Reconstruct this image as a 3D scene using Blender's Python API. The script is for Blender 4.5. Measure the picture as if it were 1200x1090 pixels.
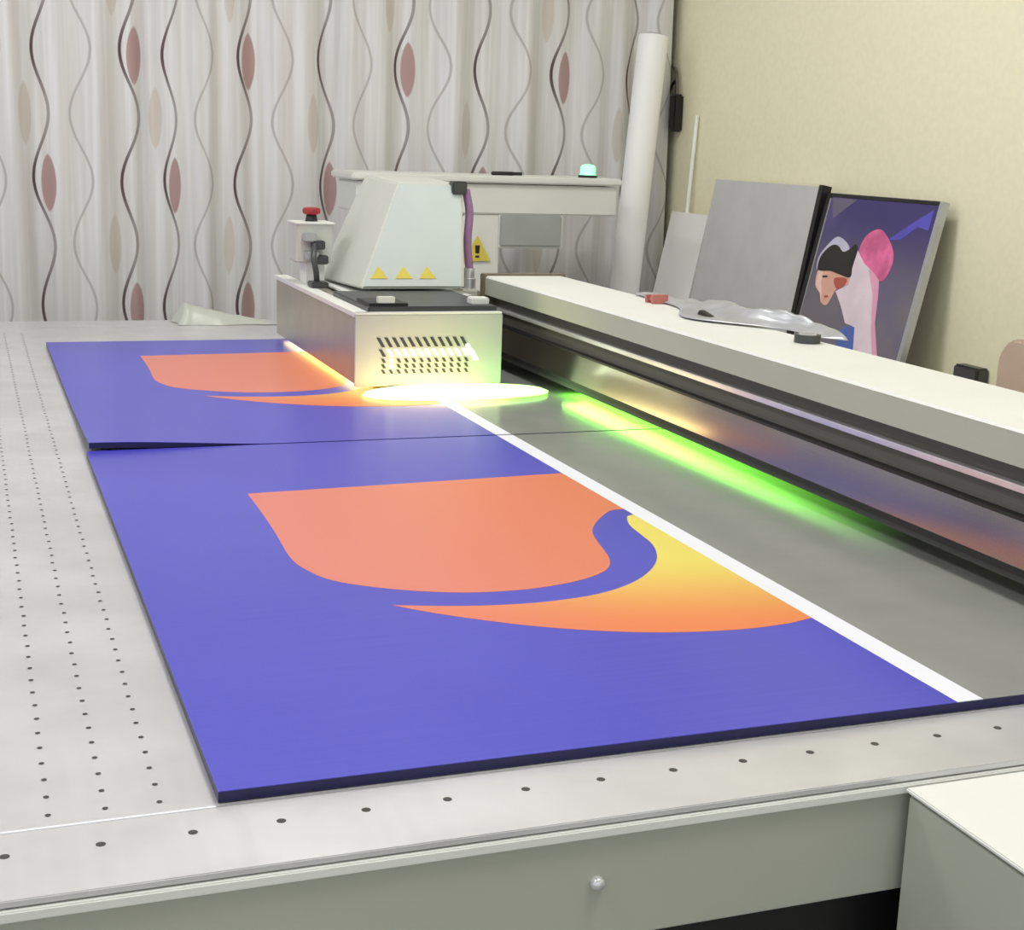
import bpy, bmesh, math, random
from mathutils import Vector, Matrix, noise
random.seed(7)
scene = bpy.context.scene
for o in list(bpy.data.objects): bpy.data.objects.remove(o)
COL = scene.collection

# ---------------------------------------------------------------- camera
cam_d = bpy.data.cameras.new('camera')
cam_d.sensor_fit = 'HORIZONTAL'; cam_d.sensor_width = 36.0
cam_d.lens = 36.0 * 1700.12 / 1200.0
cam_d.clip_start = 0.02
cam = bpy.data.objects.new('camera', cam_d); COL.objects.link(cam)
cam.matrix_world = Matrix(((0.9370863, 0.0437986, -0.34633937, 0.0),
                           (-0.34741667, 0.21424923, -0.91290686, 0.0),
                           (0.0342189, 0.97579657, 0.21598638, 1.30),
                           (0, 0, 0, 1)))
scene.camera = cam

# ---------------------------------------------------------------- world and large lights
w = bpy.data.worlds.new('room_light'); scene.world = w; w.use_nodes = True
bg = w.node_tree.nodes['Background']
bg.inputs[0].default_value = (0.92, 0.95, 1.0, 1); bg.inputs[1].default_value = 0.62
scene.view_settings.view_transform = 'Standard'
scene.view_settings.look = 'None'
scene.view_settings.gamma = 1.0
scene.view_settings.use_curve_mapping = False
scene.view_settings.exposure = 0.50
CEILING_LIGHT_W = 9.0

# ---------------------------------------------------------------- materials
def srgb(r, g, b):
    f = lambda c: ((c / 255.0) / 12.92) if c / 255.0 <= 0.04045 else (((c / 255.0) + 0.055) / 1.055) ** 2.4
    return (f(r), f(g), f(b), 1.0)

class NT:
    """small helper for node expressions"""
    def __init__(s, name):
        s.m = bpy.data.materials.new(name); s.m.use_nodes = True
        s.t = s.m.node_tree; s.n = s.t.nodes; s.l = s.t.links
        s.b = s.n['Principled BSDF']; s.out = s.n['Material Output']
    def put(s, sock, v):
        if hasattr(v, 'is_output'): s.l.new(v, sock)
        else: sock.default_value = v
    def math(s, op, a, b=0.0, c=None, clamp=False):
        n = s.n.new('ShaderNodeMath'); n.operation = op; n.use_clamp = clamp
        s.put(n.inputs[0], a); s.put(n.inputs[1], b)
        if c is not None: s.put(n.inputs[2], c)
        return n.outputs[0]
    def mix(s, f, a, b):
        n = s.n.new('ShaderNodeMix'); n.data_type = 'RGBA'
        s.put(n.inputs[0], f); s.put(n.inputs[6], a); s.put(n.inputs[7], b)
        return n.outputs[2]
    def ramp(s, v, lo, hi):
        n = s.n.new('ShaderNodeMapRange'); n.interpolation_type = 'SMOOTHSTEP'
        s.put(n.inputs[0], v); s.put(n.inputs[1], lo); s.put(n.inputs[2], hi)
        return n.outputs[0]
    def coords(s, kind='Object'):
        c = s.n.new('ShaderNodeTexCoord'); return c.outputs[kind]
    def xyz(s, vec):
        x = s.n.new('ShaderNodeSeparateXYZ'); s.l.new(vec, x.inputs[0]); return x.outputs
    def noise(s, vec, scale, detail=2.0, stretch=None):
        n = s.n.new('ShaderNodeTexNoise'); n.inputs['Scale'].default_value = scale; n.inputs['Detail'].default_value = detail
        if stretch:
            mp = s.n.new('ShaderNodeMapping'); s.l.new(vec, mp.inputs[0]); mp.inputs[3].default_value = stretch; vec = mp.outputs[0]
        s.l.new(vec, n.inputs['Vector']); return n.outputs[0]
    def bump(s, h, strength=0.1, dist=0.002):
        n = s.n.new('ShaderNodeBump'); n.inputs['Strength'].default_value = strength; n.inputs['Distance'].default_value = dist
        s.l.new(h, n.inputs['Height']); s.l.new(n.outputs[0], s.b.inputs['Normal'])

MATS = {}
def mat(name, rgb, rough=0.5, metal=0.0, spec=0.5, var=0.05, vscale=14.0, bump=0.0, stretch=None, emit=None, estr=0.0, trans=0.0, coat=0.0):
    if name in MATS: return MATS[name]
    k = NT(name); c = srgb(*rgb); vec = k.coords()
    nz = k.noise(vec, vscale, 3.0, stretch)
    dark = tuple(x * (1 - var) for x in c[:3]) + (1,); lite = tuple(min(1, x * (1 + var)) for x in c[:3]) + (1,)
    k.l.new(k.mix(k.ramp(nz, 0.3, 0.7), dark, lite), k.b.inputs['Base Color'])
    k.b.inputs['Roughness'].default_value = rough; k.b.inputs['Metallic'].default_value = metal
    k.b.inputs['Specular IOR Level'].default_value = spec
    k.b.inputs['Coat Weight'].default_value = coat
    if trans: k.b.inputs['Transmission Weight'].default_value = trans
    if emit:
        k.b.inputs['Emission Color'].default_value = (*emit, 1); k.b.inputs['Emission Strength'].default_value = estr
    if bump: k.bump(nz, bump)
    MATS[name] = k.m
    return k.m

M_WALL = mat('yellow_paint', (250, 245, 212), 0.85, var=0.02, vscale=60, bump=0.05)
M_BACK = mat('grey_plaster', (190, 190, 178), 0.9, var=0.03)
M_CEIL = mat('ceiling_paint', (240, 240, 236), 0.9, var=0.01)
M_WHITE = mat('white_powder_coat', (226, 228, 222), 0.45, var=0.015, vscale=8)
M_BEAM = mat('cream_powder_coat', (214, 216, 203), 0.45, var=0.015, vscale=8)
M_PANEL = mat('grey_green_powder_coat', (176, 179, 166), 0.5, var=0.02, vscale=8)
M_DARK = mat('dark_grey_metal', (72, 74, 74), 0.4, 0.3)
M_BLACK = mat('black_plastic', (24, 24, 26), 0.45)
M_STEEL = mat('polished_steel_face', (170, 166, 160), 0.14, 0.95, var=0.03, stretch=(60, 0.6, 60))
M_RAIL = mat('bright_rail', (225, 225, 228), 0.25, 0.6)
M_CHAN = mat('channel_grey', (96, 95, 90), 0.5, 0.3, var=0.06, stretch=(50, 1, 50))
M_CARR = mat('carriage_grey', (196, 198, 194), 0.42, 0.25, var=0.02)
M_CARSIDE = mat('carriage_side_metal', (190, 182, 168), 0.33, 0.7, var=0.05)
M_HOOD = mat('hood_off_white', (200, 203, 194), 0.5, var=0.015)
M_HOODF = mat('hood_front_pale', (196, 205, 202), 0.45, var=0.015)
M_YEL = mat('warning_yellow', (218, 200, 84), 0.5)
M_RED = mat('stop_red', (150, 40, 40), 0.4)
M_PURP = mat('purple_tube', (150, 110, 150), 0.35)
M_GLASSGREY = mat('display_grey', (165, 170, 168), 0.3)
M_BOARD = mat('grey_board', (150, 152, 146), 0.17, 0.0, 0.8, var=0.03)
M_EDGE = mat('board_edge_navy', (26, 26, 74), 0.4, var=0.1, vscale=30)
M_WINK = mat('white_ink', (236, 238, 246), 0.4, var=0.01)
M_PAPER = mat('white_film', (252, 252, 251), 0.5, var=0.01)
M_GREYP = mat('grey_panel_back', (204, 204, 204), 0.6, var=0.03)
M_FILM = mat('silver_film', (182, 184, 188), 0.3, 0.3, var=0.08, vscale=30)
M_HOLE = mat('hole_dark', (70, 66, 62), 0.8)
M_BROWN = mat('brown_end_trim', (120, 110, 92), 0.5)
M_SILVER = mat('silver_moulding', (190, 192, 194), 0.3, 0.6)
M_CHAIR = mat('dusty_pink_vinyl', (206, 182, 164), 0.55, var=0.03)

def table_metal():
    k = NT('brushed_aluminium'); v = k.coords()
    n1 = k.noise(v, 3.0, 3, (40, 0.5, 1)); n2 = k.noise(v, 9.0, 4)
    k.l.new(k.mix(k.ramp(n2, .3, .7), srgb(206, 206, 208), srgb(220, 220, 222)), k.b.inputs['Base Color'])
    k.b.inputs['Metallic'].default_value = 0.45
    k.l.new(k.math('MULTIPLY_ADD', n1, .12, .26), k.b.inputs['Roughness'])
    k.bump(n1, .05, .001)
    return k.m
M_TABLE = table_metal()

def ink_blue():
    k = NT('blue_ink'); v = k.coords()
    n1 = k.noise(v, 2.5, 2); n2 = k.noise(v, 4.0, 3, (1, 60, 1))
    c = k.mix(k.ramp(n1, .3, .7), srgb(64, 62, 186), srgb(70, 69, 194))
    k.l.new(k.mix(k.math('MULTIPLY', k.ramp(n2, .4, .7), .25), c, srgb(84, 82, 196)), k.b.inputs['Base Color'])
    k.b.inputs['Roughness'].default_value = .3; k.b.inputs['Specular IOR Level'].default_value = .75
    k.bump(n2, .04, .0006)
    return k.m
M_BLUE = ink_blue()

def ink_main():
    k = NT('coral_ink'); x, y, z = k.xyz(k.coords())
    t = k.ramp(x, .30, .74)
    k.l.new(k.mix(t, srgb(218, 126, 110), srgb(224, 124, 84)), k.b.inputs['Base Color'])
    k.b.inputs['Roughness'].default_value = .34; k.b.inputs['Specular IOR Level'].default_value = .6
    return k.m
M_CORAL = ink_main()

def ink_cres(y0):
    k = NT('sunset_gradient_ink'); x, y, z = k.xyz(k.coords())
    yy = k.math('SUBTRACT', y, y0)
    up = k.ramp(k.math('ADD', yy, k.math('MULTIPLY', x, .25)), 1.31, 1.58)   # bottom to top of the shape
    c = k.mix(up, srgb(230, 126, 70), srgb(234, 218, 100))
    c = k.mix(k.ramp(x, .38, .64), srgb(222, 122, 94), c)
    k.l.new(c, k.b.inputs['Base Color'])
    k.b.inputs['Roughness'].default_value = .34; k.b.inputs['Specular IOR Level'].default_value = .6
    return k.m

def glow(name, rgb, strength):
    k = NT(name)
    k.b.inputs['Base Color'].default_value = (.8, .8, .8, 1)
    k.b.inputs['Emission Color'].default_value = (*rgb, 1); k.b.inputs['Emission Strength'].default_value = strength
    MATS[name] = k.m
    return k.m
M_UV = glow('uv_lamp_glow', (1.0, 0.76, 0.24), 3.4)
M_VGLOW = glow('vent_glow', (0.80, 1.0, 0.72), 1.5)
M_LED = glow('green_indicator', (0.0, 1.0, 0.36), 0.75)
M_DIFF = glow('lamp_diffuser', (1.0, 0.98, 0.95), 3.0)

# ---------------------------------------------------------------- mesh helpers (world coordinates in)
def wloc(p):
    v = Vector((0, 0, 0))
    while p is not None:
        v += p.location; p = p.parent
    return v
def mesh(name, verts, faces, m, parent=None, smooth=False, bevel=0.0, seg=2, loc=None):
    off = wloc(parent)
    base = Vector(loc) if loc is not None else Vector((0, 0, 0)) + off
    me = bpy.data.meshes.new(name)
    me.from_pydata([tuple(Vector(v) - base) for v in verts], [], faces)
    bm = bmesh.new(); bm.from_mesh(me); bmesh.ops.recalc_face_normals(bm, faces=bm.faces)
    if bevel:
        bmesh.ops.bevel(bm, geom=bm.edges[:], offset=bevel, segments=seg, affect='EDGES', clamp_overlap=True)
    bm.to_mesh(me); bm.free()
    if smooth:
        for p in me.polygons: p.use_smooth = True
    me.materials.append(m)
    o = bpy.data.objects.new(name, me); COL.objects.link(o)
    o.parent = parent; o.location = base - off
    return o
BF = [(0, 3, 2, 1), (4, 5, 6, 7), (0, 1, 5, 4), (1, 2, 6, 5), (2, 3, 7, 6), (3, 0, 4, 7)]
def bxv(x0, x1, y0, y1, z0, z1):
    return [(x0, y0, z0), (x1, y0, z0), (x1, y1, z0), (x0, y1, z0), (x0, y0, z1), (x1, y0, z1), (x1, y1, z1), (x0, y1, z1)]
def box(name, x0, x1, y0, y1, z0, z1, m, parent=None, bevel=0.0, loc=None):
    return mesh(name, bxv(x0, x1, y0, y1, z0, z1), BF, m, parent, bevel=bevel, loc=loc)
def boxes(name, lst, m, parent=None, loc=None):
    V = []; F = []
    for b in lst:
        n = len(V); V += bxv(*b); F += [tuple(i + n for i in f) for f in BF]
    return mesh(name, V, F, m, parent, loc=loc)
def extr(name, poly, axis, a, b, m, parent=None, bevel=0.0, loc=None):
    """2-D polygon extruded along axis (0,1,2) between a and b; poly gives the other two coordinates in order"""
    def pt(p, t):
        q = list(p); q.insert(axis, t); return tuple(q)
    n = len(poly)
    V = [pt(p, a) for p in poly] + [pt(p, b) for p in poly]
    F = [tuple(range(n)), tuple(range(2 * n - 1, n - 1, -1))] + [(i, (i + 1) % n, n + (i + 1) % n, n + i) for i in range(n)]
    return mesh(name, V, F, m, parent, bevel=bevel, loc=loc)
def lathe(name, p0, p1, prof, m, parent=None, seg=24, loc=None):
    """profile of (t along p0-p1 in metres, radius)"""
    p0 = Vector(p0); d = (Vector(p1) - p0); d.normalize()
    a = d.orthogonal().normalized(); b = d.cross(a)
    V = []; F = []
    for t, r in prof:
        for i in range(seg):
            q = 2 * math.pi * i / seg
            V.append(tuple(p0 + d * t + (a * math.cos(q) + b * math.sin(q)) * r))
    for j in range(len(prof) - 1):
        for i in range(seg):
            F.append((j * seg + i, j * seg + (i + 1) % seg, (j + 1) * seg + (i + 1) % seg, (j + 1) * seg + i))
    F.append(tuple(range(seg))); F.append(tuple((len(prof) - 1) * seg + i for i in range(seg)))
    o = mesh(name, V, F, m, parent, loc=loc)
    for p in o.data.polygons: p.use_smooth = len(p.vertices) == 4
    try:
        for e in o.data.edges: pass
        o.data.set_sharp_from_angle(angle=math.radians(40))
    except Exception: pass
    return o
def rod(name, p0, p1, r, m, parent=None, seg=16, bev=0.0, loc=None):
    L = (Vector(p1) - Vector(p0)).length
    pr = [(0, r), (L, r)] if not bev else [(0, r - bev), (bev, r), (L - bev, r), (L, r - bev)]
    return lathe(name, p0, p1, pr, m, parent, seg, loc)
def tube(name, pts, r, m, parent=None, seg=8, loc=None):
    P = [Vector(p) for p in pts]; V = []; F = []
    for i, p in enumerate(P):
        d = (P[min(i + 1, len(P) - 1)] - P[max(i - 1, 0)]).normalized()
        a = d.orthogonal().normalized() if i == 0 else (a - d * a.dot(d)).normalized()
        b = d.cross(a)
        V += [tuple(p + (a * math.cos(2 * math.pi * k / seg) + b * math.sin(2 * math.pi * k / seg)) * r) for k in range(seg)]
    for j in range(len(P) - 1):
        for k in range(seg): F.append((j * seg + k, j * seg + (k + 1) % seg, (j + 1) * seg + (k + 1) % seg, (j + 1) * seg + k))
    F.append(tuple(range(seg))); F.append(tuple((len(P) - 1) * seg + k for k in range(seg)))
    return mesh(name, V, F, m, parent, smooth=True, loc=loc)
def spline(pts, n=10):
    P = [Vector(p) for p in pts]; P = [2 * P[0] - P[1]] + P + [2 * P[-1] - P[-2]]
    out = []
    for i in range(1, len(P) - 2):
        for k in range(n):
            t = k / n
            out.append(0.5 * ((2 * P[i]) + (P[i + 1] - P[i - 1]) * t + (2 * P[i - 1] - 5 * P[i] + 4 * P[i + 1] - P[i + 2]) * t * t + (3 * P[i] - P[i - 1] - 3 * P[i + 1] + P[i + 2]) * t ** 3))
    out.append(P[-2]); return out
def smooth2(pts, n=5, closed=True):
    """Catmull-Rom through 2-D points"""
    N = len(pts); out = []
    for i in range(N):
        p0, p1, p2, p3 = [Vector(pts[(i + k) % N]) for k in (-1, 0, 1, 2)]
        for k in range(n):
            t = k / n
            q = 0.5 * ((2 * p1) + (p2 - p0) * t + (2 * p0 - 5 * p1 + 4 * p2 - p3) * t * t + (3 * p1 - p0 - 3 * p2 + p3) * t ** 3)
            out.append((q.x, q.y))
    return out
def thing(name, loc, label, cat, group=None):
    o = bpy.data.objects.new(name, None); COL.objects.link(o); o.location = loc; o.empty_display_size = .05
    return tag(o, label, cat, group)
def tag(o, label, cat, group=None):
    o['label'] = label; o['category'] = cat
    if group: o['group'] = group
    return o
def struct(o, label=None):
    o['kind'] = 'structure'
    if label: o['label'] = label
    return o

# ---------------------------------------------------------------- the room
XW, YW, ZC = 2.03, 4.18, 2.75
struct(box('floor', -3.2, XW + .1, -2.6, YW + .1, -.1, 0, mat('floor_tile', (150, 146, 138), .35, var=.06, vscale=3)), 'plain grey floor under the printer')
struct(box('wall_right', XW, XW + .1, -2.6, YW + .1, 0, ZC, M_WALL), 'pale yellow painted wall behind the leaning panels')
struct(box('wall_back', -3.2, XW, YW, YW + .1, 0, ZC, M_BACK), 'grey wall hidden behind the curtain')
struct(box('ceiling', -3.2, XW + .1, -2.6, YW + .1, ZC, ZC + .1, M_CEIL), 'white ceiling above the workshop')
for i, (lx, ly, where) in enumerate(((-1.0, .6, 'far from the curtain and far from the yellow wall'), (-1.0, 2.6, 'nearer the curtain, far from the yellow wall'), (.75, .4, 'far from the curtain, nearer the yellow wall'), (.75, 2.5, 'above the print carriage'))):
    t = thing('ceiling_lamp', (lx, ly, ZC), 'square ceiling lamp ' + where, 'lamp', 'ceiling lamps above the printer')
    boxes('frame', [(lx - .3, lx - .27, ly - .3, ly + .3, ZC - .05, ZC), (lx + .27, lx + .3, ly - .3, ly + .3, ZC - .05, ZC),
                    (lx - .27, lx + .27, ly - .3, ly - .27, ZC - .05, ZC), (lx - .27, lx + .27, ly + .27, ly + .3, ZC - .05, ZC)], M_WHITE, t)
    box('diffuser', lx - .27, lx + .27, ly - .27, ly + .27, ZC - .04, ZC - .03, M_DIFF, t)
    ld = bpy.data.lights.new('ceiling_lamp_light', 'AREA'); ld.shape = 'SQUARE'; ld.size = .5; ld.energy = CEILING_LIGHT_W; ld.color = (1, .985, .96)
    lo = bpy.data.objects.new('ceiling_lamp_light', ld); COL.objects.link(lo); lo.location = (0, 0, -.055); lo.parent = t

# ---------------------------------------------------------------- curtain
def curtain_material():
    k = NT('printed_curtain_cloth')
    uv = k.n.new('ShaderNodeUVMap'); u, v, _ = k.xyz(uv.outputs[0])
    P = .335
    col = k.math('FLOOR', k.math('ADD', u, .30)); fr = k.math('SUBTRACT', u, col)          # column number, place in column
    odd = k.math('FLOORED_MODULO', col, 2.0)
    wob = k.math('MULTIPLY', k.math('SINE', k.math('ADD', k.math('MULTIPLY', v, 9.0), k.math('MULTIPLY', col, 2.3))), .02)
    ph = k.math('COSINE', k.math('MULTIPLY', k.math('SUBTRACT', v, 1.503), 2 * math.pi / P))
    one = k.math('SUBTRACT', 1.0, ph)                                                      # 0 at the bulge, 2 at the waist
    dline = k.math('ADD', k.math('MULTIPLY', one, .095), wob)
    gline = k.math('SUBTRACT', .66, k.math('MULTIPLY', one, .12))
    def line(c, wd, soft):
        d = k.math('ABSOLUTE', k.math('SUBTRACT', fr, c)); return k.math('SUBTRACT', 1.0, k.ramp(d, wd, wd + soft))
    def lens(cs, cz0, hw, hh):
        # repeated every 2P along v
        zz = k.math('SUBTRACT', k.math('FLOORED_MODULO', k.math('ADD', k.math('SUBTRACT', v, cz0), P), 2 * P), P)
        dx = k.math('DIVIDE', k.math('SUBTRACT', fr, cs), hw); dz = k.math('DIVIDE', zz, hh)
        r = k.math('ADD', k.math('POWER', k.math('ABSOLUTE', dx), 1.5), k.math('POWER', k.math('ABSOLUTE', dz), 2.0))
        return k.math('SUBTRACT', 1.0, k.ramp(r, .85, 1.12))
    shift = k.math('MULTIPLY', odd, P)
    e1 = lens(.155, k.math('ADD', 1.158, shift), .085, .075)
    e2 = lens(-.09, k.math('ADD', 1.335, shift), .075, .080)
    # the brown line is dark at the bulge and thins towards the waist
    d1 = k.math('MULTIPLY', line(dline, .012, .012), k.math('MULTIPLY_ADD', ph, .2, .72))
    g1 = k.math('MULTIPLY', line(gline, .006, .016), .5)
    tc = k.coords(); n1 = k.noise(tc, 5.0, 3, (9, 1, .25)); n2 = k.noise(tc, 160.0, 2)
    c = k.mix(k.ramp(n1, .35, .7), srgb(214, 212, 210), srgb(230, 230, 231))
    c = k.mix(k.math('MULTIPLY', e2, .45), c, srgb(196, 176, 156))
    c = k.mix(k.math('MULTIPLY', e1, .85), c, srgb(170, 132, 130))
    c = k.mix(g1, c, srgb(140, 132, 128))
    c = k.mix(d1, c, srgb(64, 32, 32))
    k.l.new(c, k.b.inputs['Base Color']); k.b.inputs['Roughness'].default_value = .8
    k.b.inputs['Specular IOR Level'].default_value = .2
    k.bump(n2, .15, .001)
    return k.m
XK = [.183, .404, .513, .699, .932, 1.157, 1.389, 1.624, 1.854]
def scol(x):
    if x <= XK[0]: return (x - XK[0]) / .225
    if x >= XK[-1]: return 8 + (x - XK[-1]) / .225
    if XK[1] < x < XK[2]: return 1 + (x - XK[1]) / .225 if x < .470 else 2 + (x - XK[2]) / .225     # the rest of this column is tucked into a fold
    for i in range(8):
        if x <= XK[i + 1]: return i + (x - XK[i]) / (XK[i + 1] - XK[i])
def build_curtain():
    nx, nz = 560, 26; X0, X1, Z0, Z1 = -1.3, 2.0, .06, 2.62
    V = []; UV = []; F = []
    for j in range(nz + 1):
        z = Z0 + (Z1 - Z0) * j / nz
        for i in range(nx + 1):
            x = X0 + (X1 - X0) * i / nx
            s = scol(x)
            y = 4.06 + .016 * math.sin(s * 2 * math.pi + .6) + .010 * math.sin(s * 4.4 * math.pi + z * .7) + .006 * math.sin(s * 9.1 + z * 1.3)
            y += .026 * math.exp(-((x - .470) / .022) ** 2)                # deep fold
            y += .004 * math.sin(z * 3 + x * 5)
            V.append((x + .006 * math.sin(z * 2.3 + x * 6), y, z)); UV.append((s, z))
    for j in range(nz):
        for i in range(nx):
            a = j * (nx + 1) + i; F.append((a, a + 1, a + nx + 2, a + nx + 1))
    t = thing('curtain', (.35, 4.06, .06), 'pale patterned curtain with brown wavy lines covering the back wall', 'curtain')
    o = mesh('curtain_cloth', V, F, curtain_material(), t, smooth=True)
    uvl = o.data.uv_layers.new(name='UVMap')
    for pg in o.data.polygons:
        us = [UV[v][0] for v in pg.vertices]; jump = max(us) - min(us) > .2
        for li in pg.loop_indices:
            q = UV[o.data.loops[li].vertex_index]; uvl.data[li].uv = (min(us) if jump else q[0], q[1])
    rod('curtain_rod', (-1.4, 4.06, 2.64), (2.02, 4.06, 2.64), .014, M_SILVER, t)
build_curtain()

# ---------------------------------------------------------------- printer table
TZ = .85; TX0, TX1, TY0, TY1 = -1.15, 1.28, .835, 3.61
tb = thing('printer_table', ((TX0 + TX1) / 2, (TY0 + TY1) / 2, 0), 'long aluminium flatbed printer table with rows of vacuum holes', 'table')
box('vacuum_bed', TX0 + .03, TX1 - .03, .927, TY1 - .12, TZ - .03, TZ, M_TABLE, tb, .0008)
box('border_plate', TX0, TX1, TY0, .9245, TZ - .004, TZ + .0008, M_TABLE, tb, .0008)
box('border_plate', TX0, TX1, TY1 - .118, TY1, TZ - .006, TZ + .0004, M_TABLE, tb, .0008)
box('border_seam_strip', TX0, .1435, .9246, .9268, TZ - .02, TZ + .0012, M_WINK, tb)
box('edge_lip', TX0, TX1, TY0 - .003, TY0 + .012, TZ - .0125, TZ - .0052, M_WHITE, tb, .001)
box('side_panel', TX0, TX1, TY0 + .001, TY0 + .02, .757, TZ - .012, M_PANEL, tb, .0015)
box('side_panel', TX0, TX1, TY1 - .02, TY1, .757, TZ - .006, M_PANEL, tb, .0015)
box('end_panel', TX0, TX0 + .02, TY0 + .021, TY1 - .021, .757, TZ - .03, M_PANEL, tb, .0015)
box('end_panel', TX1 - .02, TX1, TY0 + .021, TY1 - .021, .757, TZ - .03, M_PANEL, tb, .0015)
boxes('under_frame', [(TX0 + .05, TX1 - .05, TY0 + .03, TY0 + .09, .66, .757), (TX0 + .05, TX1 - .05, TY1 - .09, TY1 - .03, .66, .757),
                      (TX0 + .05, TX0 + .11, TY0 + .09, TY1 - .09, .66, .757), (TX1 - .11, TX1 - .05, TY0 + .09, TY1 - .09, .66, .757)], M_BLACK, tb)
for lx in (TX0 + .06, .05, TX1 - .14):
    for ly in (TY0 + .04, TY1 - .12):
        box('leg', lx, lx + .08, ly, ly + .08, 0, .66, M_DARK, tb, .003)
# screw on the side panel
sp = lathe('panel_screw', (.3907, .836, .8024), (.3907, .80, .8024), [(0, .0052), (.0035, .0052), (.0055, .0036), (.0062, .001)], M_RAIL, tb, 20)
# vacuum holes: small, countless -> one stuff part, border screws are one each
def holes(name, pts, r, zt, parent):
    V = []; F = []
    for (x, y) in pts:
        n = len(V)
        V += [(x + r * math.cos(k * math.pi / 4), y + r * math.sin(k * math.pi / 4), zt) for k in range(8)]
        F.append(tuple(range(n, n + 8)))
    o = mesh(name, V, F, M_HOLE, parent); o['kind'] = 'stuff'; return o
hp = []
for i in range(-28, 4):
    for j in range(0, 86):
        x = .0355 + i * .0365; y = .9455 + j * .0288
        if not (.14 < x < 1.3) and x > TX0 + .05: hp.append((x + random.uniform(-.0006, .0006), y))
holes('vacuum_holes', hp, .0021, TZ + .0004, tb)
hx = .0061 - 19 * .0586
while hx < 1.25:
    if hx > TX0 + .01:
        lathe('border_screw', (hx, .8925, TZ + .0006), (hx, .8925, TZ + .01), [(0, .0033), (.0004, .0033), (.0006, .0022)], M_HOLE, tb, 10)
    hx += .0586

# ---------------------------------------------------------------- boards and print
BT = .0085
def board(name, label, x0, x1, y0, y1, curl):
    t = thing(name, ((x0 + x1) / 2, (y0 + y1) / 2, TZ + .0009), label, 'printed board', 'boards on the printer bed')
    def lift(x, y):
        if not curl: return 0.0
        a = max(0.0, 1 - (x - x0) / .26); b = max(0.0, 1 - (y - y0) / .5)
        return .011 * (a * a * (3 - 2 * a)) ** .8 * b * b
    def slab(nm, xs, ys, z0, z1, m):
        nx, ny = len(xs) - 1, len(ys) - 1; V = []; F = []
        for z in (z0, z1):
            for y in ys:
                for x in xs: V.append((x, y, z + lift(x, y)))
        N = (nx + 1) * (ny + 1)
        for j in range(ny):
            for i in range(nx):
                a = j * (nx + 1) + i; q = (a, a + 1, a + nx + 2, a + nx + 1)
                F.append(tuple(reversed(q))); F.append(tuple(N + k for k in q))
        for i in range(nx):
            F.append((i, i + 1, N + i + 1, N + i)); a = ny * (nx + 1) + i; F.append((a + 1, a, N + a, N + a + 1))
        for j in range(ny):
            a = j * (nx + 1); b = a + nx + 1; F.append((b, a, N + a, N + b)); a += nx; b = a + nx + 1; F.append((a, b, N + b, N + a))
        return mesh(nm, V, F, m, t)
    ls = lambda a, b, n: [a + (b - a) * i / n for i in range(n + 1)]
    zb = TZ + .0009; n = 30 if curl else 1
    core = slab('board_core', ls(x0, x1, 40 if curl else 1), ls(y0, y1, n), zb, zb + BT - .0008, M_EDGE)
    slab('bare_face', ls(.783, x1, 4), ls(y0 + .0005, y1, 2), zb + BT - .0006, zb + BT - .0001, M_BOARD)
    slab('blue_print', ls(x0, .757, 30 if curl else 1), ls(y0, y1, n), zb + BT - .0006, zb + BT, M_BLUE)
    slab('white_underbase', ls(.757, .783, 1), ls(y0 + .0005, y1, 2), zb + BT - .0006, zb + BT, M_WINK)
    return t, zb + BT
NB, ztop = board('printed_board', 'nearer blue board printed with coral and yellow swooshes', .146, 1.22, .931, 2.066, False)
FB, _ = board('printed_board', 'farther blue board with coral swoosh and a lifted corner', .150, 1.22, 2.072, 3.182, True)
MAIN = [(.3184, 1.7727), (.7566, 1.799), (.7566, 1.5940), (.7359, 1.5905), (.6999, 1.5479), (.6749, 1.5056), (.6627, 1.4628), (.6560, 1.4304), (.6460, 1.391), (.6294, 1.3595), (.6028, 1.3372), (.5671, 1.3213), (.521, 1.3119), (.4667, 1.3139), (.4177, 1.3291), (.3718, 1.3553), (.3358, 1.3881), (.3185, 1.4295), (.3112, 1.4801), (.3157, 1.5856), (.3179, 1.6848)]
CRES = [(.3728, 1.2955), (.4201, 1.2807), (.4695, 1.2708), (.5224, 1.2684), (.5822, 1.2789), (.6323, 1.3051), (.6719, 1.3425), (.7009, 1.3856), (.7193, 1.4346), (.7256, 1.4821), (.7303, 1.5205), (.7440, 1.5579), (.7566, 1.567), (.7566, 1.1570), (.7211, 1.147), (.6638, 1.1441), (.5972, 1.154), (.5367, 1.1749), (.4799, 1.2048), (.4256, 1.2446), (.3923, 1.2743)]
def rounded(poly, corners, n=4):
    """smooth all vertices but the listed sharp corners"""
    N = len(poly); out = []
    for i in range(N):
        p1, p2 = Vector(poly[i]), Vector(poly[(i + 1) % N])
        p0 = Vector(poly[i - 1]) if i not in corners else 2 * p1 - p2
        p3 = Vector(poly[(i + 2) % N]) if (i + 1) % N not in corners else 2 * p2 - p1
        for k in range(n):
            t = k / n
            q = .5 * ((2 * p1) + (p2 - p0) * t + (2 * p0 - 5 * p1 + 4 * p2 - p3) * t * t + (3 * p1 - p0 - 3 * p2 + p3) * t ** 3)
            out.append((q.x, q.y))
    return out
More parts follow.
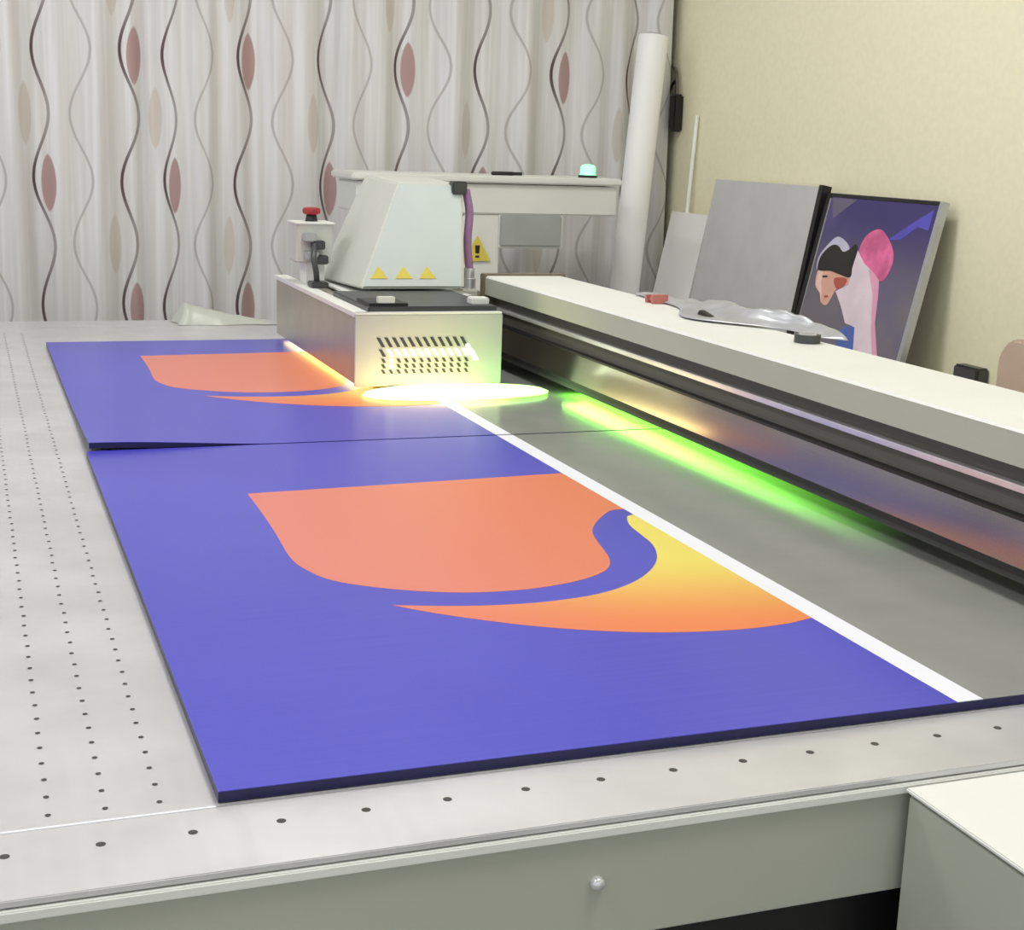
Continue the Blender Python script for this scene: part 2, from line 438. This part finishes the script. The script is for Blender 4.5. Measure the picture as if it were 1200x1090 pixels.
for par, dy, nm in ((NB, 0.0, 'near'), (FB, 1.19, 'far')):
    sh = lambda P: [(x, y + dy) for x, y in P]
    a = extr('coral_print', sh(rounded(MAIN, (0, 1, 2))), 2, ztop - .0002, ztop + .0002, M_CORAL, par, loc=(0, dy, 0)); a['label'] = 'coral rounded swoosh'
    b = extr('sunset_print', sh(rounded(CRES, (0, 12, 13))), 2, ztop - .0002, ztop + .0002, ink_cres(0.0) if 'sunset_gradient_ink' not in bpy.data.materials else bpy.data.materials['sunset_gradient_ink'], par, loc=(0, dy, 0))
    b['label'] = 'yellow to orange crescent'

# ---------------------------------------------------------------- gantry: beam, foot, far housing
g = thing('printer_gantry', (1.07, 2.1, 0), 'cream gantry beam with steel front running along the board, and its far white housing', 'printer gantry')
YB0, YB1, XF, XBK, ZB = .42, 2.80, .99, 1.155, 1.0356
extr('beam_top_cover', [(XF + .001, ZB - .0035), (XF + .004, ZB), (XBK, ZB), (XBK, .90), (XBK - .004, .90), (XBK - .004, ZB - .0035)], 1, YB0, YB1, M_WHITE, g)
extr('beam_front_profile', [(XF, .998), (XF, ZB - .0040), (XBK - .0045, ZB - .0040), (XBK - .0045, .998)], 1, YB0, YB1, M_PANEL, g)  # darker coat than the top cover puts the front's shade into its colour
# extr inserts y: polygon is (x, z)
extr('rail_channel', [(XF + .012, .947), (XF + .022, .998), (XBK - .032, .999), (XBK - .032, .947)], 1, YB0, YB1 - .01, M_CHAN, g)
box('linear_rail', XF + .0005, XF + .014, YB0, YB1 - .02, .9722, .9795, M_RAIL, g, .0012)
box('dark_groove', XF - .0005, XF + .06, YB0, YB1 - .02, .9445, .948, M_BLACK, g)
extr('steel_face', [(XF - .001, .8965), (XF + .0055, .9443), (XF + .10, .9443), (XF + .10, .8965)], 1, YB0, YB1 - .03, M_STEEL, g)
box('lower_groove', XF - .0015, XF + .10, YB0, YB1 - .03, .8885, .8964, M_BLACK, g)
box('beam_underside', XF + .004, XBK - .002, YB0, YB1 - .02, .880, .8884, M_DARK, g)
box('end_trim', XF - .004, XBK + .012, YB1, YB1 + .022, .96, ZB + .004, M_BROWN, g, .002)
box('rear_beam', XF + .03, XBK - .01, YB1 + .024, 3.66, .872, .955, M_DARK, g, .002)
box('gantry_foot', .6385, 1.36, .24, .83, 0.0, .840, M_PANEL, g, .003)
box('foot_top', .6365, 1.362, .238, .8305, .8402, .8436, M_WHITE, g, .001)
box('beam_pillar', .97, 1.18, .44, .74, .8438, .997, M_BEAM, g, .003)
# far housing
FY0, FY1 = 3.625, 3.83
box('far_housing', .93, 1.652, FY0, FY1, 1.118, 1.196, M_WHITE, g, .004)
box('housing_lid', .915, 1.660, FY0 - .012, FY1 + .01, 1.1985, 1.218, M_WHITE, g, .004)
box('housing_column', 1.216, 1.318, FY0 + .002, FY1, 0, 1.117, M_WHITE, g, .004)
cp = box('control_panel', 1.318, 1.492, FY0 - .004, FY0 + .03, 1.036, 1.117, M_GLASSGREY, g, .003)
box('panel_bezel', 1.312, 1.498, FY0 + .001, FY0 + .034, 1.030, 1.1175, M_WHITE, cp, .003)
def tri(name, c, wd, ht, y, m, parent, mark=True):
    cx, cz = c
    o = extr(name, [(cx - wd / 2, cz), (cx + wd / 2, cz), (cx, cz + ht)], 1, y - .0015, y, m, parent)
    if mark:
        k = .2 * wd
        extr('warning_mark', [(cx - k * .35, cz + ht * .30), (cx + k * .35, cz + ht * .30), (cx + k * .45, cz + ht * .62), (cx - k * .45, cz + ht * .62)], 1, y - .0020, y - .0015, M_BLACK, o)
        extr('warning_dot', [(cx - k * .35, cz + ht * .13), (cx + k * .35, cz + ht * .13), (cx + k * .35, cz + ht * .22), (cx - k * .35, cz + ht * .22)], 1, y - .0020, y - .0015, M_BLACK, o)
    return o
tri('warning_sign', (1.228, .995), .052, .046, FY0, M_YEL, g)
tri('warning_sign', (1.256, .997), .075, .066, FY0 - .002, M_YEL, g)
lathe('indicator_lamp', (1.5795, FY0 + .04, 1.2185), (1.5795, FY0 + .04, 1.4), [(0, .024), (.008, .024), (.0085, .021), (.026, .021), (.032, .017), (.035, .008)], M_LED, g, 24)
lathe('indicator_base', (1.5795, FY0 + .04, 1.2180), (1.5795, FY0 + .04, 1.4), [(0, .026), (.007, .026)], M_BLACK, g, 24)
tag(lathe('marker_pen', (1.30, FY0 + .03, 1.2235), (1.385, FY0 + .03, 1.2235), [(0, .003), (.004, .0052), (.06, .0052), (.062, .0045), (.085, .0045)], M_BLACK, None, 12, loc=(1.34, FY0 + .03, 1.2183)), 'small dark pen lying on top of the white far housing', 'pen')

# ---------------------------------------------------------------- print carriage
c = thing('print_carriage', (.77, 2.85, .86), 'grey print carriage with slanted hood, glowing lamp and warning labels', 'print carriage')
CX0, CX1, CY0, CY1, CZ0, CZ1 = .639, .915, 2.489, 3.20, .871, .996
box('carriage_body', CX0 + .003, CX1, CY0 + .004, CY1, CZ0, CZ1 - .004, M_CARSIDE, c)
box('front_plate', CX0, CX1 + .001, CY0, CY0 + .0039, CZ0 - .004, CZ1 - .0002, M_CARR, c, .001)
boxes('top_rim', [(CX0 - .002, CX0 + .026, CY0 + .004, CY1 + .002, CZ1 - .0039, CZ1 + .004)], M_WHITE, c)
box('rim_edge', CX0, CX1, CY0 - .0005, CY0 + .012, CZ1, CZ1 + .004, M_WHITE, c, .001)
box('dark_deck', CX0 + .027, CX1 - .006, CY0 + .0125, 2.77, CZ1 - .0039, CZ1 + .013, M_DARK, c, .002)
box('black_pad', CX0 + .030, .742, CY0 + .02, 2.60, CZ1 + .0132, CZ1 + .018, M_BLACK, c, .001)
box('deck_latch', .685, .716, CY0 + .016, CY0 + .03, CZ1 + .0185, CZ1 + .030, M_BEAM, c, .001)
box('deck_latch', .866, .900, CY0 + .03, CY0 + .06, CZ1 + .0132, CZ1 + .026, M_WHITE, c, .002)
# hood
zb, zt = CZ1 + .0045, 1.2235
hv = [(.722, 2.775, zb + .012), (.938, 2.775, zb + .012), (.938, 3.12, zb), (.716, 3.12, zb),
      (.8200, 2.862, zt - .008), (.9560, 2.862, zt - .008), (.9560, 3.11, zt), (.8170, 3.11, zt)]
hood = mesh('hood', hv, BF, M_HOOD, c, bevel=.004)
def lerp(a, b, t): return tuple(a[i] + (b[i] - a[i]) * t for i in range(3))
def hf(u, v, d=.0):          # point on the hood's front face
    p = Vector(lerp(lerp(hv[0], hv[1], u), lerp(hv[4], hv[5], u), v)); nrm = (Vector(hv[1]) - Vector(hv[0])).cross(Vector(hv[4]) - Vector(hv[0])).normalized()
    return tuple(p + nrm * d)
def face_quad(name, u0, u1, v0, v1, d0, d1, m, par):
    V = [hf(u0, v0, d0), hf(u1, v0, d0), hf(u1, v1, d0), hf(u0, v1, d0), hf(u0, v0, d1), hf(u1, v0, d1), hf(u1, v1, d1), hf(u0, v1, d1)]
    return mesh(name, V, BF, m, par)
face_quad('front_cover', .03, .97, .02, .985, .0002, .0025, M_HOODF, hood)
for k, u in enumerate((.145, .39, .625)):
    def tp(u_, v_, d): return hf(u_, v_, d)
    xb = .722 + .098 * .09 + u * (.216 - .08 * .09); ua = (xb - .722 - .098 * .205) / (.216 - .08 * .205)
    A = [(u - .085, .09), (u + .085, .09), (ua, .205)]
    V = [tp(a, b, .0026) for a, b in A] + [tp(a, b, .0036) for a, b in A]
    s = mesh('warning_label', V, [(0, 2, 1), (3, 4, 5), (0, 1, 4, 3), (1, 2, 5, 4), (2, 0, 3, 5)], M_YEL, hood)
box('hood_hinge', .930, .962, 2.845, 2.875, 1.196, 1.222, M_DARK, hood, .003)
box('hood_base_strip', .705, .950, 2.765, 3.125, CZ1 + .0005, zb, M_WHITE, c)
# ink tube beside the hood
tube('ink_tube', spline([(.9665, 2.87, 1.205), (.972, 2.86, 1.16), (.968, 2.855, 1.10), (.972, 2.85, 1.045)]), .0085, M_PURP, c, 10)
lathe('tube_fitting', (.972, 2.85, 1.047), (.972, 2.85, .99), [(0, .011), (.02, .011), (.021, .014), (.05, .014)], M_RAIL, c, 16)
box('tube_bracket', .95, .985, 2.83, 2.89, .965, 1.005, M_BEAM, c, .003)
# control post with emergency stop
cb = box('control_box', CX0 + .0, .716, 2.98, 3.06, 1.045, 1.128, M_HOOD, c, .003)
box('control_post', .662, .700, 2.99, 3.05, CZ1 + .0041, 1.0445, M_WHITE, c)
lathe('stop_collar', (.679, 3.02, 1.1282), (.679, 3.02, 1.3), [(0, .013), (.012, .011), (.013, .010)], M_BLACK, cb, 20)
lathe('stop_button', (.679, 3.02, 1.1413), (.679, 3.02, 1.3), [(0, .010), (.003, .018), (.010, .019), (.014, .017), (.016, .010)], M_RED, cb, 24)
box('lid', CX0 - .003, .719, 2.976, 3.063, 1.124, 1.1281, M_WHITE, cb, .001)
for k, (a, b) in enumerate(((.650, 1.098), (.668, 1.082), (.655, 1.06), (.675, 1.052))):
    box('connector', a, a + .026, 2.955, 2.979, b - .008, b + .010, M_GLASSGREY if k % 2 == 0 else M_DARK, cb, .002)
tube('cable', spline([(.672, 2.958, 1.085), (.664, 2.93, 1.06), (.668, 2.925, 1.03), (.672, 2.935, 1.003)]), .006, M_DARK, c)
box('cable_clip', .655, .69, 2.905, 2.95, CZ1 + .0041, CZ1 + .016, M_DARK, c, .002)
# vents in the front plate: slanted slots, too small to pick apart
def slots(name, lst, m):
    V = []; F = []
    for (x, z, wd, ht, sl) in lst:
        n = len(V)
        for y in (CY0 - .0012, CY0 + .0002):
            V += [(x, y, z), (x + wd, y, z), (x + wd - sl, y, z + ht), (x - sl, y, z + ht)]
        F += [tuple(i + n for i in f) for f in ((0, 1, 2, 3), (7, 6, 5, 4), (0, 4, 5, 1), (1, 5, 6, 2), (2, 6, 7, 3), (3, 7, 4, 0))]
    o = mesh(name, V, F, m, c); o['kind'] = 'stuff'; return o
ds, gs = [], []
for i in range(12):
    x = .678 + i * .0142
    ds.append((x + .010, .938, .0062, .017, .010))
    hot = i >= 1
    (gs if hot else ds).append((x + .012, .921, .0062, .013, .008))
    for r in range(3):
        z = .910 - r * .010
        (gs if i in (1,) and r < 2 else ds).append((x + .013, z, .005, .007, .004))
gs.append((.862, .912, .010, .020, .012)); gs.append((.850, .930, .008, .012, .006))
slots('vent_slots', ds, M_DARK); slots('vent_glow', gs, M_VGLOW)
# ultraviolet lamp: half-round glowing bar, widened over the board to stand for its bloom
def lamp_bar(name, x0, x1, yc, ry, z0, rz, m, loc=None):
    V = []; F = []; n, s = 28, 10
    for i in range(n + 1):
        t = i / n; x = x0 + (x1 - x0) * t
        k = min(1.0, math.sqrt(max(1e-4, 1 - abs(2 * t - 1) ** 2.6))) 
        for j in range(s + 1):
            a = math.pi * j / s
            V.append((x, yc - ry * math.cos(a) * k, z0 + rz * math.sin(a) * k))
    for i in range(n):
        for j in range(s):
            q = i * (s + 1) + j; F.append((q, q + 1, q + s + 2, q + s + 1))
        F.append((i * (s + 1), (i + 1) * (s + 1), (i + 1) * (s + 1) + s, i * (s + 1) + s))
    F.append(tuple(range(s + 1))); F.append(tuple(n * (s + 1) + j for j in range(s + 1)))
    return mesh(name, V, F, m, c, smooth=True, loc=loc)
def uv_bar():
    k = NT('uv_bar_glow'); x, y, z = k.xyz(k.coords())
    t = k.ramp(x, .80, .93)  # green end added for the green wash beside the carriage
    k.l.new(k.mix(t, (1.0, .76, .24, 1), (.36, 1.0, .14, 1)), k.b.inputs['Emission Color'])
    k.l.new(k.math('MULTIPLY_ADD', t, -2.1, 3.4), k.b.inputs['Emission Strength'])
    return k.m
lamp_bar('uv_lamp_bloom', .636, .985, 2.424, .070, .8630, .012, uv_bar(), (0, 0, 0))
box('lamp_bracket', .70, .86, 2.4700, 2.5200, .8640, .8669, M_DARK, c)
box('under_lamp', CX0 + .012, CX0 + .05, CY0 + .05, CY1 - .03, .8675, .8708, M_UV, c)
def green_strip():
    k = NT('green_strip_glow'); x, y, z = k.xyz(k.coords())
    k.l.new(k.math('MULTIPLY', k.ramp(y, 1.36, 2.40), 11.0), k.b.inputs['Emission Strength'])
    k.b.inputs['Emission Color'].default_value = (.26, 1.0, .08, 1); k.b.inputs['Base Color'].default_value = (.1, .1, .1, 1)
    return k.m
box('added_green_strip', XF + .014, XF + .06, 1.40, 2.40, .8775, .8799, green_strip(), g, loc=(0, 0, 0))  # glowing strip added under the beam to wash the board green

# ---------------------------------------------------------------- things along the yellow wall
ROLL0, ROLL1 = Vector((1.703, 3.801, 0)), Vector((1.8895, 3.95, 1.6188))
def roll():
    t = thing('film_roll', ROLL0, 'tall white roll of film leaning in the corner by the curtain', 'roll')
    d = (ROLL1 - ROLL0); L = d.length
    o = ROLL0 + d.normalized() * .012
    lathe('rolled_film', o, ROLL1, [(0, .030), (.002, .0435), (L - .014, .0435), (L - .012, .030)], M_PAPER, t, 32)
    lathe('core', o + d.normalized() * .001, ROLL1, [(0, .024), (L - .008, .024), (L - .008, .020), (L - .03, .019)], mat('core_card', (170, 165, 160), .8), t, 24)
roll()
def slab_lean(name, x_top, y0, y1, ztop_, slope, th, m, label, cat, extra=None, z0=0.012):
    """panel standing on the floor and leaning on the yellow wall; slope = dx/dz; local frame (y, height, depth)"""
    L = math.sqrt(1 + slope * slope)
    def P(y, h, d):          # h along the panel measured from its foot, d outwards (towards the room)
        z = h / L; return (x_top - slope * (ztop_ - z) - d / L, y, z + d * slope / L)
    t = thing(name, P((y0 + y1) / 2, 0, 0), label, cat)
    H = ztop_ * L
    def slab(nm, a, b, h0, h1, d0, d1, mm, par=None):
        V = [P(a, h0, d0), P(b, h0, d0), P(b, h1, d0), P(a, h1, d0), P(a, h0, d1), P(b, h0, d1), P(b, h1, d1), P(a, h1, d1)]
        return mesh(nm, V, BF, mm, par or t)
    def poly(nm, pts, d0, d1, mm, par):
        n = len(pts); V = [P(y, h, d0) for y, h in pts] + [P(y, h, d1) for y, h in pts]
        F = [tuple(range(n)), tuple(range(2 * n - 1, n - 1, -1))] + [(i, (i + 1) % n, n + (i + 1) % n, n + i) for i in range(n)]
        return mesh(nm, V, F, mm, par)
    return t, slab, poly, H
t, slab, poly, H = slab_lean('foam_board', 2.0, 3.735, 3.965, 1.118, .20, .02, M_PAPER, 'plain white foam board leaning between the roll and grey panel', 'board')
slab('sheet', 3.735, 3.965, .012, H, 0, .012, M_PAPER)
t, slab, poly, H = slab_lean('grey_panel', 2.0, 3.135, 3.690, 1.220, .17, .02, M_GREYP, 'plain grey panel with black edge leaning left of the picture', 'panel')
slab('sheet', 3.150, 3.690, .012, H, 0, .018, M_GREYP)
slab('edge_trim', 3.132, 3.1495, .012, H + .004, -.004, .022, M_BLACK)

t, slab, poly, H = slab_lean('framed_picture', 2.0, 2.660, 3.122, 1.207, .22, .02, M_BLACK, 'framed poster of a dark-haired figure in pink and white', 'picture')
slab('frame_back', 2.662, 3.120, .012, H - .002, -.002, .010, M_BLACK)
slab('frame_side', 2.660, 2.674, .012, H, -.002, .0135, M_SILVER)
slab('frame_side', 3.104, 3.122, .012, H, -.002, .0135, M_BLACK)
slab('frame_edge', 3.100, 3.1039, .012, H - .012, .0, .0135, M_SILVER)
slab('frame_top', 2.6745, 3.1035, H - .008, H, -.002, .0135, M_BLACK)
def poster_bg():
    k = NT('poster_night_gradient'); x, y, z = k.xyz(k.coords())
    n1 = k.noise(k.coords(), 6.0, 2)
    up = k.ramp(z, .93, 1.17)
    cc = k.mix(up, srgb(126, 120, 128), srgb(64, 54, 116))
    cc = k.mix(k.math('MULTIPLY', k.ramp(n1, .5, .75), .5), cc, srgb(104, 92, 150))
    k.l.new(cc, k.b.inputs['Base Color']); k.b.inputs['Roughness'].default_value = .3
    return k.m
pic = slab('poster', 2.6745, 3.0995, .014, H - .0085, .0105, .0115, poster_bg())
m_hair = mat('poster_hair', (34, 28, 28), .3); m_face = mat('poster_skin', (238, 184, 164), .3)
m_cheek = mat('poster_blush', (196, 96, 80), .3); m_pink = mat('poster_pink', (240, 110, 164), .3, var=.25, vscale=20)
m_sleeve = mat('poster_sleeve', (244, 226, 238), .3, var=.06, vscale=14); m_pblue = mat('poster_blue', (92, 116, 196), .3)
m_pglow = mat('poster_halo', (206, 204, 226), .3); m_pl = mat('poster_violet', (92, 84, 196), .3); m_pg = mat('poster_grey', (110, 104, 130), .3)
LIGHT = [(2.8276, 1.1402), (2.7508, 1.1846), (2.690, 1.217), (2.690, 1.1705), (2.7313, 1.1762), (2.7801, 1.1438)]
LIGHT2 = [(3.095, 1.2251), (2.9904, 1.2251), (3.0734, 1.1746)]
GLOW = [(3.083, 1.0468), (3.0886, 1.0783), (3.0622, 1.1122), (3.0301, 1.133), (2.9887, 1.1231), (2.9673, 1.1067), (2.9911, 1.0996), (3.0204, 1.1128), (3.0506, 1.1078), (3.0794, 1.0791)]
HAIR = [(3.0738, 1.0477), (3.0794, 1.0791), (3.0506, 1.1078), (3.0204, 1.1128), (2.9911, 1.0996), (2.9673, 1.1067), (2.9474, 1.1211), (2.9349, 1.1042), (2.9392, 1.0757), (2.9327, 1.043), (2.9837, 1.0458), (3.0227, 1.0499)]
FACE = [(3.0738, 1.0487), (3.0227, 1.0509), (2.9837, 1.0468), (2.9327, 1.044), (2.9373, 1.0246), (2.9758, 1.0102), (2.9883, .988), (3.002, .9681), (3.0279, .973), (3.0422, .9926), (3.0702, 1.0108)]
CHEEK = [(2.9965, 1.0341), (2.9486, 1.0389), (2.9459, 1.0237), (2.9758, 1.0102)]
PINK = [(2.9265, 1.1049), (2.9142, 1.1439), (2.8712, 1.162), (2.836, 1.1495), (2.7968, 1.118), (2.7855, 1.0846), (2.8018, 1.0485), (2.836, 1.0501), (2.8928, 1.0799)]
SLEEVE = [(2.9319, 1.107), (2.8928, 1.0799), (2.8405, 1.0596), (2.8177, 1.0469), (2.8041, 1.0086), (2.7898, .9507), (2.7685, .9139), (2.7452, .8727), (2.74, .70), (2.85, .70), (2.8399, .8659), (2.8621, .9313), (2.8809, .9339), (2.9041, .936), (2.9397, .9728), (2.9778, 1.0048), (2.9331, 1.025), (2.9346, 1.0659)]
BLUE = [(2.908, .9252), (2.8643, .936), (2.8369, .8689), (2.84, .70), (2.91, .70), (2.9102, .8734), (2.9284, .9018)]
for i, (nm, pts, mm) in enumerate((('sky_shape', LIGHT, m_pl), ('sky_shape', LIGHT2, m_pg), ('halo', GLOW, m_pglow), ('trousers', BLUE, m_pblue), ('face', FACE, m_face), ('shoulder', PINK, m_pink),
                                   ('sleeve', SLEEVE, m_sleeve), ('sleeve_edge', [(2.8700, 1.070), (2.8405, 1.0596), (2.8177, 1.0469), (2.8041, 1.0086), (2.7898, .9507), (2.7685, .9139), (2.7452, .8727), (2.765, .8727), (2.800, .94), (2.826, 1.01)], mat('poster_rose', (244, 176, 206), .3)), ('cheek', CHEEK, m_cheek), ('eye', [(3.050, 1.036), (3.030, 1.038), (3.026, 1.034), (3.046, 1.031)], m_hair), ('mouth', [(3.020, .990), (3.004, .992), (3.002, .987), (3.016, .984)], m_cheek), ('face_light', [(3.0700, 1.046), (3.052, 1.047), (3.050, 1.020), (3.036, 1.000), (3.028, .978), (3.0410, .994), (3.0680, 1.012)], mat('poster_skin_light', (248, 214, 200), .3)), ('hair', HAIR, m_hair))):
    poly('printed_' + nm, smooth2(pts, 4) if nm in ('halo', 'hair', 'face', 'shoulder', 'cheek') else pts, .0116, .0118 + i * .0001, mm, pic)

# thin white stick, adaptor and cables in the corner
st = tag(rod('white_stick', (1.949, 3.901, 0.002), (2.020, 3.901, 1.40), .0055, M_PAPER, None, 12, .001, loc=(1.949, 3.901, 0)), 'thin white stick leaning on the yellow wall beside the roll', 'stick')
ad = thing('power_adaptor', (2.03, 4.03, 1.36), 'black power adaptor hanging on the yellow wall near the corner', 'adaptor')
box('adaptor_body', 1.996, 2.0295, 4.008, 4.040, 1.352, 1.462, M_BLACK, ad, .006)
tube('cord', spline([(2.012, 4.03, 1.46), (2.016, 4.045, 1.50), (2.018, 4.085, 1.47), (2.018, 4.10, 1.38), (2.017, 4.098, 1.25), (2.018, 4.10, 1.05), (2.018, 4.10, .7)]), .004, M_BLACK, ad)
tube('cord', spline([(2.012, 4.02, 1.455), (2.018, 4.05, 1.53), (2.02, 4.11, 1.60), (2.02, 4.13, 2.0), (2.02, 4.13, 2.70)]), .004, mat('grey_cord', (110, 104, 90), .6), ad)

so = thing('wall_socket_box', (2.03, 2.55, .845), 'dark grey socket box on the yellow wall right of the picture', 'socket')
box('box_body', 1.998, 2.0295, 2.506, 2.588, .822, .868, M_DARK, so, .004)
box('cover_plate', 1.995, 1.9975, 2.512, 2.582, .827, .863, mat('charcoal_plate', (84, 84, 86), .5), so)

# chair behind the beam at the right
ch = thing('padded_chair', (1.56, 1.87, 0), 'dusty pink padded chair standing behind the beam at far right', 'chair')
def rounded_rect(a0, a1, b0, b1, r, n=6):
    out = []
    for (cx, cy, s) in ((a1 - r, b1 - r, 0), (a0 + r, b1 - r, 1), (a0 + r, b0 + r, 2), (a1 - r, b0 + r, 3)):
        for k in range(n + 1):
            a = math.pi / 2 * (s + k / n); out.append((cx + r * math.cos(a), cy + r * math.sin(a)))
    return out
extr('backrest', rounded_rect(1.67, 2.085, .62, 1.000, .05), 0, 1.700, 1.745, M_CHAIR, ch, .006)
extr('seat', rounded_rect(1.33, 1.73, 1.68, 2.075, .05), 2, .42, .48, M_CHAIR, ch, .008)
for (lx, ly) in ((1.37, 1.72), (1.37, 2.035)): rod('leg', (lx, ly, 0), (lx, ly, .4195), .012, M_DARK, ch)
for ly in (1.72, 2.035): tube('rear_leg', [(1.79, ly, 0.0), (1.755, ly, .45), (1.757, ly, .90)], .012, M_DARK, ch)

# ---------------------------------------------------------------- small things on the beam and table
def film():
    V = []; F = []; nx, ny = 14, 46
    for j in range(ny + 1):
        for i in range(nx + 1):
            a, b = i / nx, j / ny
            y = 1.80 + .62 * b + .02 * math.sin(a * 4)
            x0 = 1.135 - .040 * math.exp(-((b - .45) / .16) ** 2) + .02 * math.sin(b * 9)
            x = x0 + (1.19 - x0) * a * 1.0 + .012 * math.sin(b * 13)
            env = math.sin(math.pi * min(1, max(0, b))) ** .5
            h = .004 + env * (.004 + .024 * abs(noise.noise(Vector((x * 24, y * 15, 1.7)))) + .020 * a * math.exp(-((b - .28) / .16) ** 2)) * (a * 1.25 if a < .8 else 1.0)
            V.append((x, y, ZB + h))
    n = len(V)
    V += [(x, y, z - .0012) for x, y, z in V]
    for j in range(ny):
        for i in range(nx):
            q = j * (nx + 1) + i; f = (q, q + 1, q + nx + 2, q + nx + 1); F.append(f); F.append(tuple(k + n for k in reversed(f)))
    for j in range(ny):
        for e in (0, nx):
            q = j * (nx + 1) + e; F.append((q, q + nx + 1, q + nx + 1 + n, q + n))
    for i in range(nx):
        for e in (0, ny):
            q = e * (nx + 1) + i; F.append((q, q + 1, q + 1 + n, q + n))
    return tag(mesh('crumpled_film', V, F, M_FILM, None, smooth=True, loc=(1.15, 2.1, ZB)), 'crumpled silver plastic film lying along the beam top', 'plastic film')
film()
cl = thing('black_clip', (1.112, 2.05, ZB), 'small black clip on the beam beside the silver film', 'clip')
mesh('clip_body', [(1.098, 2.035, ZB + .0004), (1.118, 2.035, ZB + .0004), (1.118, 2.085, ZB + .0004), (1.098, 2.085, ZB + .0004), (1.103, 2.037, ZB + .006), (1.113, 2.037, ZB + .006), (1.113, 2.083, ZB + .014), (1.103, 2.083, ZB + .014)], BF, M_BLACK, cl, bevel=.001)
tr = thing('tape_roll', (1.128, 1.795, ZB), 'small dark tape roll at the near end of the silver film', 'tape')
def ring(name, cx, cy, z0, z1, r0, r1, m, par, n=28):
    V = []; F = []
    for k in range(n):
        a = 2 * math.pi * k / n; ca, sa = math.cos(a), math.sin(a)
        V += [(cx + r0 * ca, cy + r0 * sa, z0), (cx + r1 * ca, cy + r1 * sa, z0), (cx + r1 * ca, cy + r1 * sa, z1), (cx + r0 * ca, cy + r0 * sa, z1)]
    for k in range(n):
        q, p = 4 * k, 4 * ((k + 1) % n)
        for e in range(4): F.append((q + e, p + e, p + (e + 1) % 4, q + (e + 1) % 4))
    return mesh(name, V, F, m, par)
ring('tape', 1.128, 1.795, ZB + .0004, ZB + .012, .013, .019, M_DARK, tr)
ring('core', 1.128, 1.795, ZB + .0004, ZB + .0125, .0110, .0129, M_GREYP, tr)
rb = thing('red_clamp', (1.135, 2.30, ZB), 'little red plastic clamp on the beam by the foam board', 'clamp')
boxes('jaw', [(1.118, 1.148, 2.285, 2.291, ZB + .0004, ZB + .016), (1.118, 1.148, 2.309, 2.315, ZB + .0004, ZB + .014)], mat('faded_red', (186, 110, 104), .5), rb)
box('body', 1.122, 1.144, 2.2911, 2.3089, ZB + .003, ZB + .012, mat('faded_red', (186, 110, 104), .5), rb, .002)
# loose clear film gathered at the far table edge
def wrap():
    V = []; F = []; nx, ny = 34, 8
    for j in range(ny + 1):
        for i in range(nx + 1):
            a, b = i / nx, j / ny
            x = .465 + .235 * a + .006 * math.sin(b * 5); y = 3.500 + .085 * b + .006 * math.sin(a * 11)
            h = .0012 + max(0.0, math.sin(math.pi * min(1, b * .98))) ** .7 * (.052 * min(1, a / .08) * (1 - a) ** 1.15 + .010 * abs(noise.noise(Vector((a * 7, b * 3, 4.1)))) * (1 - a))
            V.append((x, y, TZ + .0006 + h))
    n = len(V); V += [(x, y, max(TZ + .0005, z - .001)) for x, y, z in V]
    for j in range(ny):
        for i in range(nx):
            q = j * (nx + 1) + i; f = (q, q + 1, q + nx + 2, q + nx + 1); F.append(f); F.append(tuple(k + n for k in reversed(f)))
    return tag(mesh('loose_wrap', V, F, mat('loose_wrap_film', (190, 195, 184), .35, var=.04), None, smooth=True, loc=(.58, 3.55, TZ)), 'loose pale plastic wrap heaped at the far table edge', 'plastic wrap')
wrap()
